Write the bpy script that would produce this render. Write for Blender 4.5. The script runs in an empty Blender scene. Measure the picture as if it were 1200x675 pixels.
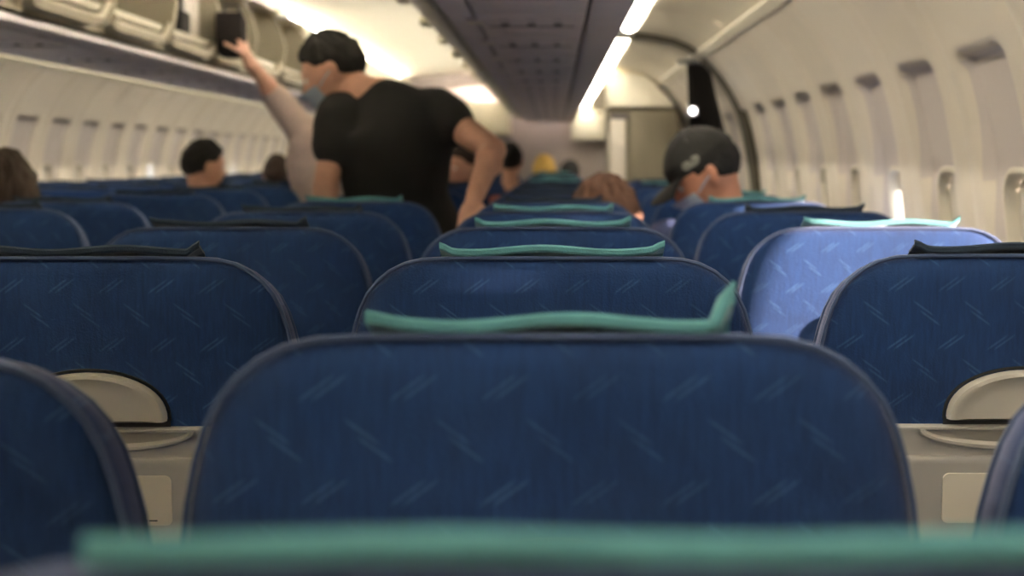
import bpy, bmesh, math, random
from mathutils import Vector, Matrix, noise
random.seed(7)
PI = math.pi
S = bpy.context.scene
COL = S.collection
# ------------------------------------------------------------------ camera, sky, sun, exposure
CAM = Vector((0.0, 0.0, 1.25))
FPX = 1787.0
cd = bpy.data.cameras.new('camera'); cam = bpy.data.objects.new('camera', cd); COL.objects.link(cam)
cam.location = CAM
cam.rotation_euler = (math.radians(90), 0, 0)
cd.shift_x = -50 / 1200; cd.shift_y = -149.5 / 1200      # the photo is a crop: its vanishing point lies up and right of its middle
cd.sensor_width = 36; cd.lens = 36 * FPX / 1200
cd.clip_start = 0.02; cd.clip_end = 500
cd.dof.use_dof = True; cd.dof.focus_distance = 1.68; cd.dof.aperture_fstop = 5.4
S.camera = cam
S.view_settings.view_transform = 'Standard'; S.view_settings.look = 'None'
S.view_settings.exposure = 1.3; S.view_settings.gamma = 1; S.view_settings.use_curve_mapping = False
w = bpy.data.worlds.new('sky'); S.world = w; w.use_nodes = True
bg = w.node_tree.nodes['Background']; bg.inputs[0].default_value = (0.80, 0.86, 1.0, 1); bg.inputs[1].default_value = 2.0
sd = bpy.data.lights.new('sun', 'SUN'); sun = bpy.data.objects.new('sun', sd); COL.objects.link(sun)
sd.energy = 26.0; sd.angle = math.radians(1.5); sd.color = (1.0, 0.76, 0.62)
_el = math.radians(5.5)
SUNDIR = Vector((-3.2, 1.0, 0)).normalized() * math.cos(_el) + Vector((0, 0, -math.sin(_el)))
sun.rotation_euler = SUNDIR.to_track_quat('-Z', 'Y').to_euler()
CEIL_E, COVE_E = 105.0, 11.0          # strength of the ceiling lamps and of the lamps above the windows

def at(px, py, Y):
    return CAM + Vector(((px - 650) / FPX, 1, -(py - 188) / FPX)) * Y

# ------------------------------------------------------------------ materials
def nodes(m):
    m.use_nodes = True
    return m.node_tree, m.node_tree.nodes['Principled BSDF']
def mat(name, col, rough=0.6, var=0.06, scale=6.0, bump=0.0, bscale=150.0, sheen=0.0, metal=0.0, spec=0.5, sheen_tint=None):
    m = bpy.data.materials.new(name); t, p = nodes(m); L = t.links
    p.inputs['Roughness'].default_value = rough; p.inputs['Metallic'].default_value = metal
    p.inputs['Specular IOR Level'].default_value = spec
    tc = t.nodes.new('ShaderNodeTexCoord'); n = t.nodes.new('ShaderNodeTexNoise'); n.inputs['Scale'].default_value = scale
    n.inputs['Detail'].default_value = 3
    L.new(tc.outputs['Object'], n.inputs['Vector'])
    r = t.nodes.new('ShaderNodeMapRange'); L.new(n.outputs['Fac'], r.inputs['Value'])
    r.inputs['From Min'].default_value = .3; r.inputs['From Max'].default_value = .7
    r.inputs['To Min'].default_value = 1 - var; r.inputs['To Max'].default_value = 1 + var
    h = t.nodes.new('ShaderNodeHueSaturation'); h.inputs['Color'].default_value = (*col, 1)
    L.new(r.outputs['Result'], h.inputs['Value']); L.new(h.outputs['Color'], p.inputs['Base Color'])
    if sheen:
        p.inputs['Sheen Weight'].default_value = sheen; p.inputs['Sheen Roughness'].default_value = .45
        if sheen_tint: p.inputs['Sheen Tint'].default_value = (*sheen_tint, 1)
    if bump:
        b = t.nodes.new('ShaderNodeTexNoise'); b.inputs['Scale'].default_value = bscale; L.new(tc.outputs['Object'], b.inputs['Vector'])
        bn = t.nodes.new('ShaderNodeBump'); bn.inputs['Strength'].default_value = bump; bn.inputs['Distance'].default_value = .003
        L.new(b.outputs['Fac'], bn.inputs['Height']); L.new(bn.outputs['Normal'], p.inputs['Normal'])
    return m
def emit(name, col, s):
    m = bpy.data.materials.new(name); t, p = nodes(m)
    p.inputs['Base Color'].default_value = (*col, 1)
    p.inputs['Emission Color'].default_value = (*col, 1); p.inputs['Emission Strength'].default_value = s
    return m
def glass():
    m = bpy.data.materials.new('window_pane_clear'); m.use_nodes = True; t = m.node_tree
    t.nodes.clear(); o = t.nodes.new('ShaderNodeOutputMaterial'); mx = t.nodes.new('ShaderNodeMixShader')
    a = t.nodes.new('ShaderNodeBsdfTransparent'); a.inputs[0].default_value = (.93, .95, .96, 1)
    g = t.nodes.new('ShaderNodeBsdfGlossy'); g.inputs['Roughness'].default_value = .05
    mx.inputs[0].default_value = .06
    t.links.new(a.outputs[0], mx.inputs[1]); t.links.new(g.outputs[0], mx.inputs[2]); t.links.new(mx.outputs[0], o.inputs[0])
    return m
def seat_fabric(name, base, light, wear):
    """deep blue woven cloth with rows of slanting paired dashes"""
    m = bpy.data.materials.new(name); t, p = nodes(m); L = t.links; N = t.nodes
    def M(op, a, b=None, c=None):
        n = N.new('ShaderNodeMath'); n.operation = op
        for i, v in enumerate((a, b, c)):
            if v is None: continue
            if isinstance(v, (int, float)): n.inputs[i].default_value = v
            else: L.new(v, n.inputs[i])
        return n.outputs[0]
    tc = N.new('ShaderNodeTexCoord'); sp = N.new('ShaderNodeSeparateXYZ'); L.new(tc.outputs['Object'], sp.inputs[0])
    x, z = sp.outputs['X'], sp.outputs['Z']
    a, b = .058, .034
    v = M('DIVIDE', z, b); row = M('FLOOR', v); par = M('MODULO', row, 2.0)
    u = M('ADD', M('DIVIDE', x, a), M('MULTIPLY', par, .5))
    xl = M('MULTIPLY', M('SUBTRACT', M('FRACT', u), .5), a)
    zl = M('MULTIPLY', M('SUBTRACT', M('FRACT', v), .5), b)
    s = M('SUBTRACT', 1.0, M('MULTIPLY', par, 2.0))
    ac = M('SUBTRACT', zl, M('MULTIPLY', M('MULTIPLY', xl, s), .72))
    pair = M('ABSOLUTE', M('SUBTRACT', M('ABSOLUTE', ac), .0028))
    m1 = M('SUBTRACT', 1.0, M('DIVIDE', pair, .0022)); m1.node.use_clamp = True
    xo = M('ADD', xl, M('MULTIPLY', M('SIGN', ac), .004))
    m2 = M('MULTIPLY', M('SUBTRACT', 1.0, M('DIVIDE', M('ABSOLUTE', xo), .0125)), 2.5); m2.node.use_clamp = True
    nz = N.new('ShaderNodeTexNoise'); nz.inputs['Scale'].default_value = 7; L.new(tc.outputs['Object'], nz.inputs['Vector'])
    nf = N.new('ShaderNodeTexNoise'); nf.inputs['Scale'].default_value = 420; L.new(tc.outputs['Object'], nf.inputs['Vector'])
    mk = M('MULTIPLY', M('MULTIPLY', m1, m2), M('MULTIPLY', nz.outputs['Fac'], wear)); mk.node.use_clamp = True
    mix = N.new('ShaderNodeMix'); mix.data_type = 'RGBA'; L.new(mk, mix.inputs['Factor'])
    mix.inputs[6].default_value = (*base, 1); mix.inputs[7].default_value = (*light, 1)
    # woven streaks
    mp = N.new('ShaderNodeMapping'); mp.inputs['Scale'].default_value = (260, 260, 26); L.new(tc.outputs['Object'], mp.inputs['Vector'])
    ns = N.new('ShaderNodeTexNoise'); ns.inputs['Scale'].default_value = 1.0; L.new(mp.outputs[0], ns.inputs['Vector'])
    hs = N.new('ShaderNodeHueSaturation'); L.new(mix.outputs[2], hs.inputs['Color'])
    val = M('ADD', M('MULTIPLY', ns.outputs['Fac'], .7), M('ADD', .35, M('MULTIPLY', nz.outputs['Fac'], .6)))
    L.new(val, hs.inputs['Value']); L.new(hs.outputs['Color'], p.inputs['Base Color'])
    p.inputs['Roughness'].default_value = .85; p.inputs['Specular IOR Level'].default_value = .25
    p.inputs['Sheen Weight'].default_value = .26; p.inputs['Sheen Roughness'].default_value = .5
    p.inputs['Sheen Tint'].default_value = (.85, .80, 1.0, 1)
    bn = N.new('ShaderNodeBump'); bn.inputs['Strength'].default_value = .35; bn.inputs['Distance'].default_value = .002
    L.new(M('ADD', nf.outputs['Fac'], M('MULTIPLY', mk, .6)), bn.inputs['Height']); L.new(bn.outputs['Normal'], p.inputs['Normal'])
    return m

M_ = {}
M_['fabric'] = seat_fabric('blue_seat_fabric', (.0085, .037, .130), (.042, .110, .25), 1.1)
M_['piping'] = mat('blue_lilac_piping', (.045, .075, .165), .8, sheen=.3, sheen_tint=(.8, .8, 1))
M_['teal'] = mat('teal_headrest_band', (.10, .31, .34), .85, .12, 40, .3, 500, sheen=.4)
M_['navy'] = mat('navy_headrest_band', (.010, .025, .050), .85, .12, 40, .3, 500, sheen=.15)
M_['shell'] = mat('warm_grey_shell_plastic', (.54, .52, .49), .45, .03, 9)
M_['shell2'] = mat('pale_hood_plastic', (.62, .59, .53), .4, .03, 9)
M_['placard'] = mat('cream_placard', (.86, .80, .68), .5, .02)
M_['ink'] = mat('dark_ink', (.05, .05, .05), .6)
M_['dark'] = mat('black_plastic', (.02, .02, .022), .5)
M_['wall'] = mat('cream_side_wall_plastic', (.67, .61, .52), .45, .03, 3)
M_['wpanel'] = mat('mauve_grey_window_panel', (.56, .505, .475), .45, .03, 3)
M_['blind'] = mat('pale_blind_plastic', (.60, .56, .49), .5, .02)
M_['wframe'] = mat('white_window_frame', (.68, .63, .53), .4, .02)
M_['ceil'] = mat('cream_ceiling_panel', (.86, .82, .70), .6, .02)
M_['cove'] = mat('beige_cove_panel', (.70, .64, .52), .5, .03)
M_['psu'] = mat('mauve_grey_service_panel', (.72, .65, .68), .45, .05)
M_['psu2'] = mat('light_mauve_grey_strip', (.74, .67, .70), .45, .05)
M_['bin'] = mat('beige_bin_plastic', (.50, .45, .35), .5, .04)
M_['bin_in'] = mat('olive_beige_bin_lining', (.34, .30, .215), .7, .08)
M_['bindoor'] = mat('cream_bin_door', (.60, .56, .47), .4, .03)
M_['latch'] = mat('olive_latch', (.55, .51, .37), .4)
M_['groove'] = mat('dark_recess', (.17, .15, .155), .8)
M_['carpet'] = mat('charcoal_blue_carpet', (.035, .04, .06), .95, .2, 60, .6, 900)
M_['bulk'] = mat('olive_grey_bulkhead', (.225, .195, .135), .6, .05, 4)
M_['bulkL'] = mat('lilac_grey_bulkhead', (.42, .37, .35), .6, .05, 4)
M_['cream'] = mat('cream_header', (.78, .73, .60), .5, .02)
M_['curtain'] = mat('dark_brown_grey_curtain', (.040, .034, .030), .9, .15, 20)
M_['dgrey'] = mat('dark_olive_frame', (.10, .088, .062), .7)
M_['metal'] = mat('grey_metal', (.3, .3, .31), .35, metal=.9)
M_['skin'] = mat('light_skin', (.60, .33, .235), .55, .08, 20)
M_['skin2'] = mat('reddish_tan_skin', (.50, .225, .14), .55, .08, 20)
M_['hairb'] = mat('black_hair', (.006, .005, .005), .85, .3, 90, .6, 300)
M_['hairbr'] = mat('dark_brown_hair', (.024, .011, .007), .8, .3, 90, .6, 300)
M_['hairau'] = mat('auburn_hair', (.105, .048, .028), .9, .3, 60, .6, 300)
M_['hairbl'] = mat('golden_blond_hair', (.55, .35, .07), .55, .2, 60, .6, 300)
M_['tblack'] = mat('black_tshirt_cotton', (.009, .0085, .008), .9, .2, 10, .3, 300)
M_['tpink'] = mat('pale_pink_cotton', (.66, .53, .50), .85, .08, 10, .2, 300)
M_['twhite'] = mat('off_white_cotton', (.66, .58, .48), .85, .06, 10, .2, 300)
M_['tgrey'] = mat('grey_cotton', (.12, .12, .13), .85, .06, 10, .2, 300)
M_['tred'] = mat('dull_red_cotton', (.34, .10, .09), .85, .06, 10, .2, 300)
M_['tblue'] = mat('dark_blue_cotton', (.03, .045, .12), .85, .06, 10, .2, 300)
M_['jeans'] = mat('dark_trouser_cloth', (.02, .022, .03), .9, .1, 30)
M_['khaki'] = mat('cream_trouser_cloth', (.60, .53, .42), .9, .1, 30)
M_['mask'] = mat('pale_blue_mask_cloth', (.42, .50, .60), .8, .04)
M_['cap'] = mat('black_cap_cloth', (.011, .010, .009), .95, .2, 30)
M_['logo'] = mat('grey_green_embroidery', (.19, .19, .16), .8)
M_['eyew'] = mat('eye_white', (.8, .78, .74), .3)
M_['shoe'] = mat('black_shoe_leather', (.015, .015, .015), .4)
M_['luggw'] = mat('off_white_luggage_shell', (.62, .57, .50), .5, .05)
M_['luggd'] = mat('dark_brown_bag_cloth', (.012, .008, .007), .95, .15, 20)
M_['ceil_lamp'] = emit('ceiling_lamp_glow', (1.0, .92, .77), CEIL_E)
M_['cove_lamp'] = emit('cove_lamp_glow', (1.0, .92, .76), COVE_E)
M_['spot'] = emit('small_white_lamp', (1, .97, .95), 4.0)
M_['glass'] = glass()

# ------------------------------------------------------------------ mesh helpers
class MB:
    def __init__(s): s.v = []; s.f = []
    def add(s, vs, fs):
        o = len(s.v); s.v += [tuple(v) for v in vs]; s.f += [tuple(i + o for i in f) for f in fs]; return s
    def box(s, x0, x1, y0, y1, z0, z1, bev=0.0):
        if bev <= 0:
            vs = [(x, y, z) for z in (z0, z1) for y in (y0, y1) for x in (x0, x1)]
            s.add(vs, [(0, 2, 3, 1), (4, 5, 7, 6), (0, 1, 5, 4), (2, 6, 7, 3), (0, 4, 6, 2), (1, 3, 7, 5)]); return s
        bm = bmesh.new(); bmesh.ops.create_cube(bm, size=1)
        for v in bm.verts:
            v.co = Vector(((x0 + x1) / 2 + v.co.x * (x1 - x0), (y0 + y1) / 2 + v.co.y * (y1 - y0), (z0 + z1) / 2 + v.co.z * (z1 - z0)))
        bmesh.ops.bevel(bm, geom=bm.edges[:], offset=bev, segments=3, affect='EDGES', profile=.5)
        bm.verts.ensure_lookup_table(); bm.verts.index_update()
        s.add([v.co for v in bm.verts], [[v.index for v in f.verts] for f in bm.faces]); bm.free(); return s
    def loft(s, loops, closed=True, cap=True):
        n = len(loops[0]); vs = [p for l in loops for p in l]; fs = []
        for i in range(len(loops) - 1):
            for j in range(n if closed else n - 1):
                k = (j + 1) % n
                fs.append((i * n + j, i * n + k, (i + 1) * n + k, (i + 1) * n + j))
        if cap:
            fs.append(tuple(range(n - 1, -1, -1))); fs.append(tuple(range((len(loops) - 1) * n, len(loops) * n)))
        return s.add(vs, fs)
    def tube(s, pts, r, n=8, rs=None, flat=1.0):
        pts = [Vector(p) for p in pts]; loops = []; up = None
        for i, p in enumerate(pts):
            t = (pts[min(i + 1, len(pts) - 1)] - pts[max(i - 1, 0)]).normalized()
            if up is None:
                up = Vector((0, 0, 1)) if abs(t.z) < .9 else Vector((0, 1, 0))
            a = (up - t * up.dot(t))
            if a.length < 1e-5: a = t.orthogonal()
            a.normalize(); up = a; b = t.cross(a)
            rr = rs[i] if rs else r
            loops.append([p + (a * math.cos(q) * flat + b * math.sin(q)) * rr for q in [2 * PI * k / n for k in range(n)]])
        return s.loft(loops)
    def capsule(s, p, q, r0, r1, n=14, k=5):
        p, q = Vector(p), Vector(q); t = (q - p).normalized(); L = (q - p).length
        pts, rs = [], []
        for i in range(k):
            a = PI / 2 * (1 - i / k); pts.append(p - t * r0 * math.sin(a) * .999); rs.append(max(r0 * math.cos(a), r0 * .05))
        for i in range(5): pts.append(p + t * L * i / 4); rs.append(r0 + (r1 - r0) * i / 4)
        for i in range(1, k + 1):
            a = PI / 2 * i / k; pts.append(q + t * r1 * math.sin(a) * .999); rs.append(max(r1 * math.cos(a), r1 * .05))
        return s.tube(pts, 1, n, rs)
    def ell(s, c, r, rot=None, nu=20, nv=12):
        c = Vector(c); R = rot or Matrix.Identity(3); loops = []
        for i in range(nv + 1):
            th = PI * (.01 + .98 * i / nv)
            loops.append([c + R @ Vector((r[0] * math.sin(th) * math.cos(ph), r[1] * math.sin(th) * math.sin(ph), r[2] * math.cos(th))) for ph in [2 * PI * k / nu for k in range(nu)]])
        return s.loft(loops)
    def prism(s, poly, y0, y1):               # (x, z) outline run along y
        return s.loft([[(x, y0, z) for x, z in poly], [(x, y1, z) for x, z in poly]])
    def sheet(s, prof, ys, th):               # thin bent sheet: (x, z) open profile run along y
        P = [Vector((x, 0, z)) for x, z in prof]; out = []
        for i, p in enumerate(P):
            t = (P[min(i + 1, len(P) - 1)] - P[max(i - 1, 0)]).normalized(); out.append(p + Vector((t.z, 0, -t.x)) * th)
        return s.prism([(p.x, p.z) for p in P] + [(p.x, p.z) for p in reversed(out)], *ys)
    def mesh(s, name, m, smooth=True, ang=40):
        me = bpy.data.meshes.new(name); me.from_pydata(s.v, [], s.f); me.update()
        bm = bmesh.new(); bm.from_mesh(me); bmesh.ops.recalc_face_normals(bm, faces=bm.faces); bm.to_mesh(me); bm.free()
        if m: me.materials.append(M_[m] if isinstance(m, str) else m)
        if smooth:
            me.polygons.foreach_set('use_smooth', [True] * len(me.polygons)); me.set_sharp_from_angle(angle=math.radians(ang))
        return me
def obj(name, me, parent=None, m=None, ang=40):
    if isinstance(me, MB): me = me.mesh(name, m, ang=ang)
    o = bpy.data.objects.new(name, me); COL.objects.link(o)
    if parent: o.parent = parent
    return o
def tag(o, label=None, cat=None, group=None, kind=None):
    for k, v in (('label', label), ('category', cat), ('group', group), ('kind', kind)):
        if v: o[k] = v
    return o
def empty(name, loc=(0, 0, 0)):
    o = bpy.data.objects.new(name, None); o.empty_display_size = .1; o.location = loc; COL.objects.link(o); return o
def struct(name, mb, m, ang=40): return tag(obj(name, mb, None, m, ang), kind='structure')
def copy_tree(o, parent=None, swap=None):
    c = o.copy(); COL.objects.link(c); c.parent = parent
    for ch in o.children: copy_tree(ch, c)
    return c
ORD = ['first', 'second', 'third', 'fourth', 'fifth', 'sixth', 'seventh', 'eighth', 'ninth', 'tenth', 'eleventh', 'twelfth',
       'thirteenth', 'fourteenth', 'fifteenth', 'sixteenth', 'seventeenth', 'eighteenth', 'nineteenth', 'twentieth',
       'twenty-first', 'twenty-second', 'twenty-third', 'twenty-fourth', 'twenty-fifth', 'twenty-sixth']
CX = -0.93                                   # middle of the cabin
def mir(x): return 2 * CX - x
def mirp(prof): return [(mir(x), z) for x, z in prof]
END = 16.5

# ------------------------------------------------------------------ cabin shell
PROF = [(.80, 0.0), (.86, .30), (.90, .60), (.91, .80), (.905, .95), (.89, 1.12), (.87, 1.28), (.84, 1.42), (.795, 1.53), (.73, 1.63), (.65, 1.715)]
def crom(P, u):
    i = min(int(u), len(P) - 2); f = u - i
    g = lambda k: Vector(P[max(0, min(len(P) - 1, k))])
    a, b, c, d = g(i - 1), g(i), g(i + 1), g(i + 2)
    return .5 * ((2 * b) + (c - a) * f + (2 * a - 5 * b + 4 * c - d) * f * f + (3 * b - a - 3 * c + d) * f ** 3)
DEN = [crom(PROF, i * 10 / 400) for i in range(401)]
ARC = [0.0]
for i in range(400): ARC.append(ARC[-1] + (DEN[i + 1] - DEN[i]).length)
def prof_at(s):
    import bisect
    i = min(max(bisect.bisect_right(ARC, s) - 1, 0), 399); f = (s - ARC[i]) / (ARC[i + 1] - ARC[i])
    p = DEN[i].lerp(DEN[i + 1], f); t = (DEN[i + 1] - DEN[i]).normalized()
    return p, Vector((t.y, -t.x))           # outward normal (away from cabin)
def s_of_z(z):
    for i in range(400):
        if DEN[i + 1].y >= z: return ARC[i] + (z - DEN[i].y) / (DEN[i + 1].y - DEN[i].y) * (ARC[i + 1] - ARC[i])
    return ARC[-1]
PITCH = .533; WY0 = 2.45
S_WIN, S_TOP, S_BOT = s_of_z(1.055), s_of_z(1.475), s_of_z(.82)
def rr(u, v, hw, hh, r):
    a, b = abs(u) - hw + r, abs(v) - hh + r
    return math.hypot(max(a, 0), max(b, 0)) + min(max(a, b), 0) - r
def sstep(t): t = max(0, min(1, t)); return t * t * (3 - 2 * t)
def surf(u, s, side):                        # u: along the cabin from a window's middle
    p, n = prof_at(s)
    half = .150 + .020 * sstep((s - S_WIN) / .3)
    d = rr(u, s - (S_TOP + S_BOT) / 2, half, (S_TOP - S_BOT) / 2, .05)
    dep = .030 * sstep((-d) / .026)
    # the panel's own soft fold towards each side of its bay
    e_ = PITCH / 2 - abs(u); dep += .007 * math.exp(-(e_ / .022) ** 2) - .004 * math.exp(-((e_ - .06) / .03) ** 2)
    q = p + n * dep
    return q
HW, HH, HR = .110, .165, .075
def make_wall(name, side, y0k, y1k):
    nu = 34; ss = [ARC[-1] * 0]
    s = 0.0
    while s < S_BOT - .05: ss.append(s + .06) if False else None; s += .06; ss.append(s)
    while s < ARC[-1] - .0125: s += .0125; ss.append(s)
    ss[-1] = ARC[-1]
    us = [(-.5 + i / nu) * PITCH for i in range(nu + 1)]
    V, F = [], []
    base = {}
    bay = []
    for s in ss:
        for u in us:
            uu, sv = u, s
            d = rr(u, s - S_WIN, HW, HH, HR)
            if abs(d) < .0085:               # draw the grid onto the window's outline
                e = 1e-4
                gx = (rr(u + e, s - S_WIN, HW, HH, HR) - d) / e; gy = (rr(u, s + e - S_WIN, HW, HH, HR) - d) / e
                uu -= gx * d; sv -= gy * d
            bay.append((uu, sv))
    n1 = nu + 1; keep = []
    for i in range(len(ss) - 1):
        for j in range(nu):
            q = [i * n1 + j, i * n1 + j + 1, (i + 1) * n1 + j + 1, (i + 1) * n1 + j]
            cu = sum(bay[k][0] for k in q) / 4; cs = sum(bay[k][1] for k in q) / 4
            if rr(cu, cs - S_WIN, HW, HH, HR) < -.001: continue
            keep.append(q)
    pos = []
    for uu, sv in bay:
        q = surf(uu, sv, side); pos.append((uu, q.x if side > 0 else mir(q.x), q.y))
    mb = MB()
    for k in range(y0k, y1k):
        yc = WY0 + k * PITCH
        mb.add([(x, yc + uu, z) for uu, x, z in pos], keep)
    o = struct(name, mb, 'wall', 55); o.data.materials.append(M_['wpanel'])
    mid = (S_TOP + S_BOT) / 2; flag = []
    for q in keep:
        cu = sum(bay[k][0] for k in q) / 4; cs = sum(bay[k][1] for k in q) / 4
        half = .150 + .020 * sstep((cs - S_WIN) / .3)
        flag.append(1 if rr(cu, cs - mid, half, (S_TOP - S_BOT) / 2, .05) < -.012 else 0)
    o.data.polygons.foreach_set('material_index', flag * (y1k - y0k))
    return o
KR = (-9, 27); KL = (-9, 27)
make_wall('wall_right', 1, *KR); make_wall('wall_left', -1, *KL)

def window_parts(side):
    ring = []
    n = 40
    for i in range(n):
        a = 2 * PI * i / n; c, s_ = math.cos(a), math.sin(a)
        lo, hi = 0, .4
        for _ in range(30):
            m = (lo + hi) / 2
            if rr(c * m, s_ * m, HW, HH, HR) < 0: lo = m
            else: hi = m
        ring.append((c * lo, s_ * lo))
    def P(u, v, off):
        p, nn = prof_at(S_WIN + v); q = p + nn * (.030 + off)
        return Vector((q.x if side > 0 else mir(q.x), u, q.y))
    fr = MB()
    prof = [(1.09, .002), (1.07, -.004), (1.02, -.005), (.985, .002), (.965, .02), (.95, .056), (.98, .060), (1.05, .002)]
    loops = [[P(u * k, v * k, o) for k, o in prof] for u, v in ring]; loops.append(loops[0])
    fr.loft(loops, cap=False)
    pane = MB(); pane.loft([[P(u * k, v * k, .056) for u, v in ring] for k in (.97, .5, .05)], cap=True)
    bl = MB()
    blinds = []
    for lo_v in (-.17, .112):
        bl = MB(); vals = [lo_v + (.17 - lo_v) * i / 16 for i in range(17)]
        def wd(v):
            lo, hi = 0, HW
            if abs(v) >= HH: return .03
            for _ in range(20):
                m = (lo + hi) / 2
                if rr(m, v, HW, HH, HR) < 0: lo = m
                else: hi = m
            return lo
        rows = [[P(x * .955, v * .96, .022 + (.002 if i % 2 else 0)) for x in (-wd(v), -wd(v) / 2, 0, wd(v) / 2, wd(v))] for i, v in enumerate(vals)]
        back = [[p + Vector((.006 * side, 0, 0)) for p in r] for r in rows]
        bl.loft([r + list(reversed(b)) for r, b in zip(rows, back)]); blinds.append(bl.mesh('window_blind', 'blind'))
    lip = MB().tube([P(-.06, -.135, .018), P(0, -.137, .017), P(.06, -.135, .018)], .005)
    return fr.mesh('window_frame', 'wframe'), pane.mesh('window_pane', 'glass'), blinds, lip.mesh('blind_handle', 'wframe')
wn = 0
for side, (k0, k1) in ((1, KR), (-1, KL)):
    fr, pane, bl, lip = window_parts(side)
    for k in range(k0, k1):
        if side < 0 and k < 4: opened = False
        wn += 1
        opened = (k in (0, 3)) if side > 0 else (k % 5 == 0)
        o = obj('window_%d' % wn, fr); o.location.y = WY0 + k * PITCH; tag(o, kind='structure')
        obj('window_pane', pane, o)
        if side > 0 and k == 3: b = obj('window_blind', bl[1], o); h = obj('blind_handle', lip, b); h.location.z = .268; h.location.x = -.02
        elif not opened: b = obj('window_blind', bl[0], o); obj('blind_handle', lip, b)

# floor, ceiling, coves
struct('floor', MB().box(mir(1.0), 1.0, -3, END, -.05, 0), 'carpet')
carc = [(-.20 + (mir(-.20) + .20) * i / 16, 2.13 + .075 * math.sin(PI * i / 16)) for i in range(17)]
c = MB()
ys = [-3 + .94 * i for i in range(22)]
for a, b in zip(ys[:-1], ys[1:]): c.sheet(carc, (a, min(b - .008, END)), -.02)
struct('ceiling', c, 'ceil')
struct('trim_1', MB().box(mir(-.05), -.05, -3, END, 2.26, 2.28), 'ceil')
cove = [(.65, 1.715), (.60, 1.757), (.53, 1.787), (.45, 1.803), (.40, 1.810), (.352, 1.813)]
seams = [-3, -1.7, -.4, .9, 2.2, 3.5, 4.55, 5.62, 6.86, 8.6, 9.9, 11.2, 12.5, 13.8, 15.1, END]
for nm, f in (('trim_2', lambda p: p), ('trim_3', mirp)):
    c = MB()
    for i, (a, b) in enumerate(zip(seams[:-1], seams[1:])):
        g = .008
        c.sheet(f(cove), (a, b - g), .015 if nm == 'trim_2' else -.015)
    struct(nm, c, 'cove')
for nm, f in (('trim_4', lambda x: x), ('trim_5', mir)):      # dark backing above the cove seams
    c = MB(); xs = sorted((f(.66), f(.24))); c.box(xs[0], xs[1], -3, END, 1.84, 1.86); struct(nm, c, 'bulk')
rail = [(.655, 1.700), (.668, 1.712), (.655, 1.735), (.632, 1.742), (.625, 1.722)]
struct('trim_6', MB().prism(rail, -3, 9.3), 'cream'); struct('trim_7', MB().prism(mirp(rail), -3, END), 'cream')
# an arch frame round the fuselage at the exit row, and the dark ring behind it
arch = MB(); P2 = [(p.x - .004, p.y) for p in (DEN[int(i)] for i in range(0, 401, 8))] + [(x, z - .01) for x, z in cove[1:]]
arch.sheet(P2, (6.74, 6.90), .025); struct('trim_8', arch, 'dgrey')
struct('trim_9', MB().sheet(mirp(P2), (6.80, 6.90), -.02), 'wall')
# end walls
struct('wall_back', MB().box(mir(.93), .93, -2.42, -2.36, 0, 2.3), 'bulkL')
e = MB().box(mir(.93), .93, END - .06, END, 0, 2.3)
struct('wall_end', e, 'bulkL')

def door_face():
    return None
# end fittings: galley headers and door panels
def simple(name, mb, m, label, cat, group=None): return tag(obj(name, mb, None, m), label, cat, group)
hb = MB().box(.17, .60, 16.05, 16.43, 1.47, 1.80, .02)
simple('overhead_cabinet', hb, 'cream', 'bright cream overhead cabinet at the far end, right of the service panels', 'cabinet')
hb = MB().box(-.98, -.46, 15.9, 16.43, 1.52, 1.86, .02)
simple('overhead_cabinet', hb, 'cream', 'cream overhead cabinet at the far end, above the aisle', 'cabinet')

# closet against the right wall with ribs, door and header
cl = empty('galley_closet', (.575, 9.3, 0)); tag(cl, 'tall olive-grey galley closet with cream header against the right wall', 'closet')
def lc(mb): mb.v = [(x - .575, y - 9.3, z) for x, y, z in mb.v]; return mb
obj('body', lc(MB().prism([(.33, 0), (.77, 0), (.84, .6), (.845, 1.1), (.81, 1.35), (.74, 1.575), (.33, 1.575)], 9.32, 9.9)), cl, 'bulk')
d = MB().box(.455, .74, 9.300, 9.325, .08, 1.545, .006)
for i in range(7): d.box(.475 + i * .037, .483 + i * .037, 9.294, 9.302, .12, 1.51)
dr = obj('door', lc(d), cl, 'bulk'); obj('handle', lc(MB().box(.472, .482, 9.27, 9.30, .95, 1.10, .003)), dr, 'metal')
obj('post', lc(MB().box(.335, .435, 9.285, 9.325, .02, 1.50, .012)), cl, 'wall')
obj('hinge', lc(MB().box(.335, .450, 9.280, 9.315, 1.505, 1.53, .004)), cl, 'groove')
hd = MB().prism([(.33, 1.58), (.735, 1.58), (.69, 1.64), (.62, 1.695), (.61, 1.72), (.55, 1.765), (.33, 1.79)], 9.28, 9.9)
obj('header', lc(hd), cl, 'cream')

# dark curtain bunched against the right wall, with a small lamp on its rail
cu = MB(); lo, hi = [], []
for i in range(49):
    f = i / 48; yy = 6.97 + .022 * math.sin(f * 2 * PI * 5.5)
    lo.append((.625 + f * .235, yy)); hi.append((.605 + f * .10, yy))
loops = []
for z, wgt in ((.05, 0), (.5, .1), (1.2, .25), (1.40, .55), (1.55, .8), (1.69, 1.0)):
    l = [(a[0] * (1 - wgt) + b[0] * wgt, a[1], z) for a, b in zip(lo, hi)]
    loops.append(l + [(x, y + .012, z) for x, y, z in reversed(l)])
cu.loft(loops)
ct = tag(obj('curtain', cu, None, 'curtain'), 'dark brown-grey curtain bunched against the right wall past the windows', 'curtain')
obj('curtain_rail', MB().tube([(.56, 6.97, 1.70), (.66, 6.97, 1.70)], .010), ct, 'metal')
lp = empty('indicator_lamp', tuple(at(812, 130, 6.86))); tag(lp, 'small white lamp glowing beside the dark curtain', 'lamp')
obj('lamp_lens', MB().ell((0, 0, 0), (.016, .010, .016)), lp, 'spot')
obj('lamp_housing', MB().box(-.024, .024, .004, .07, -.024, .024, .006), lp, 'metal')

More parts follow.
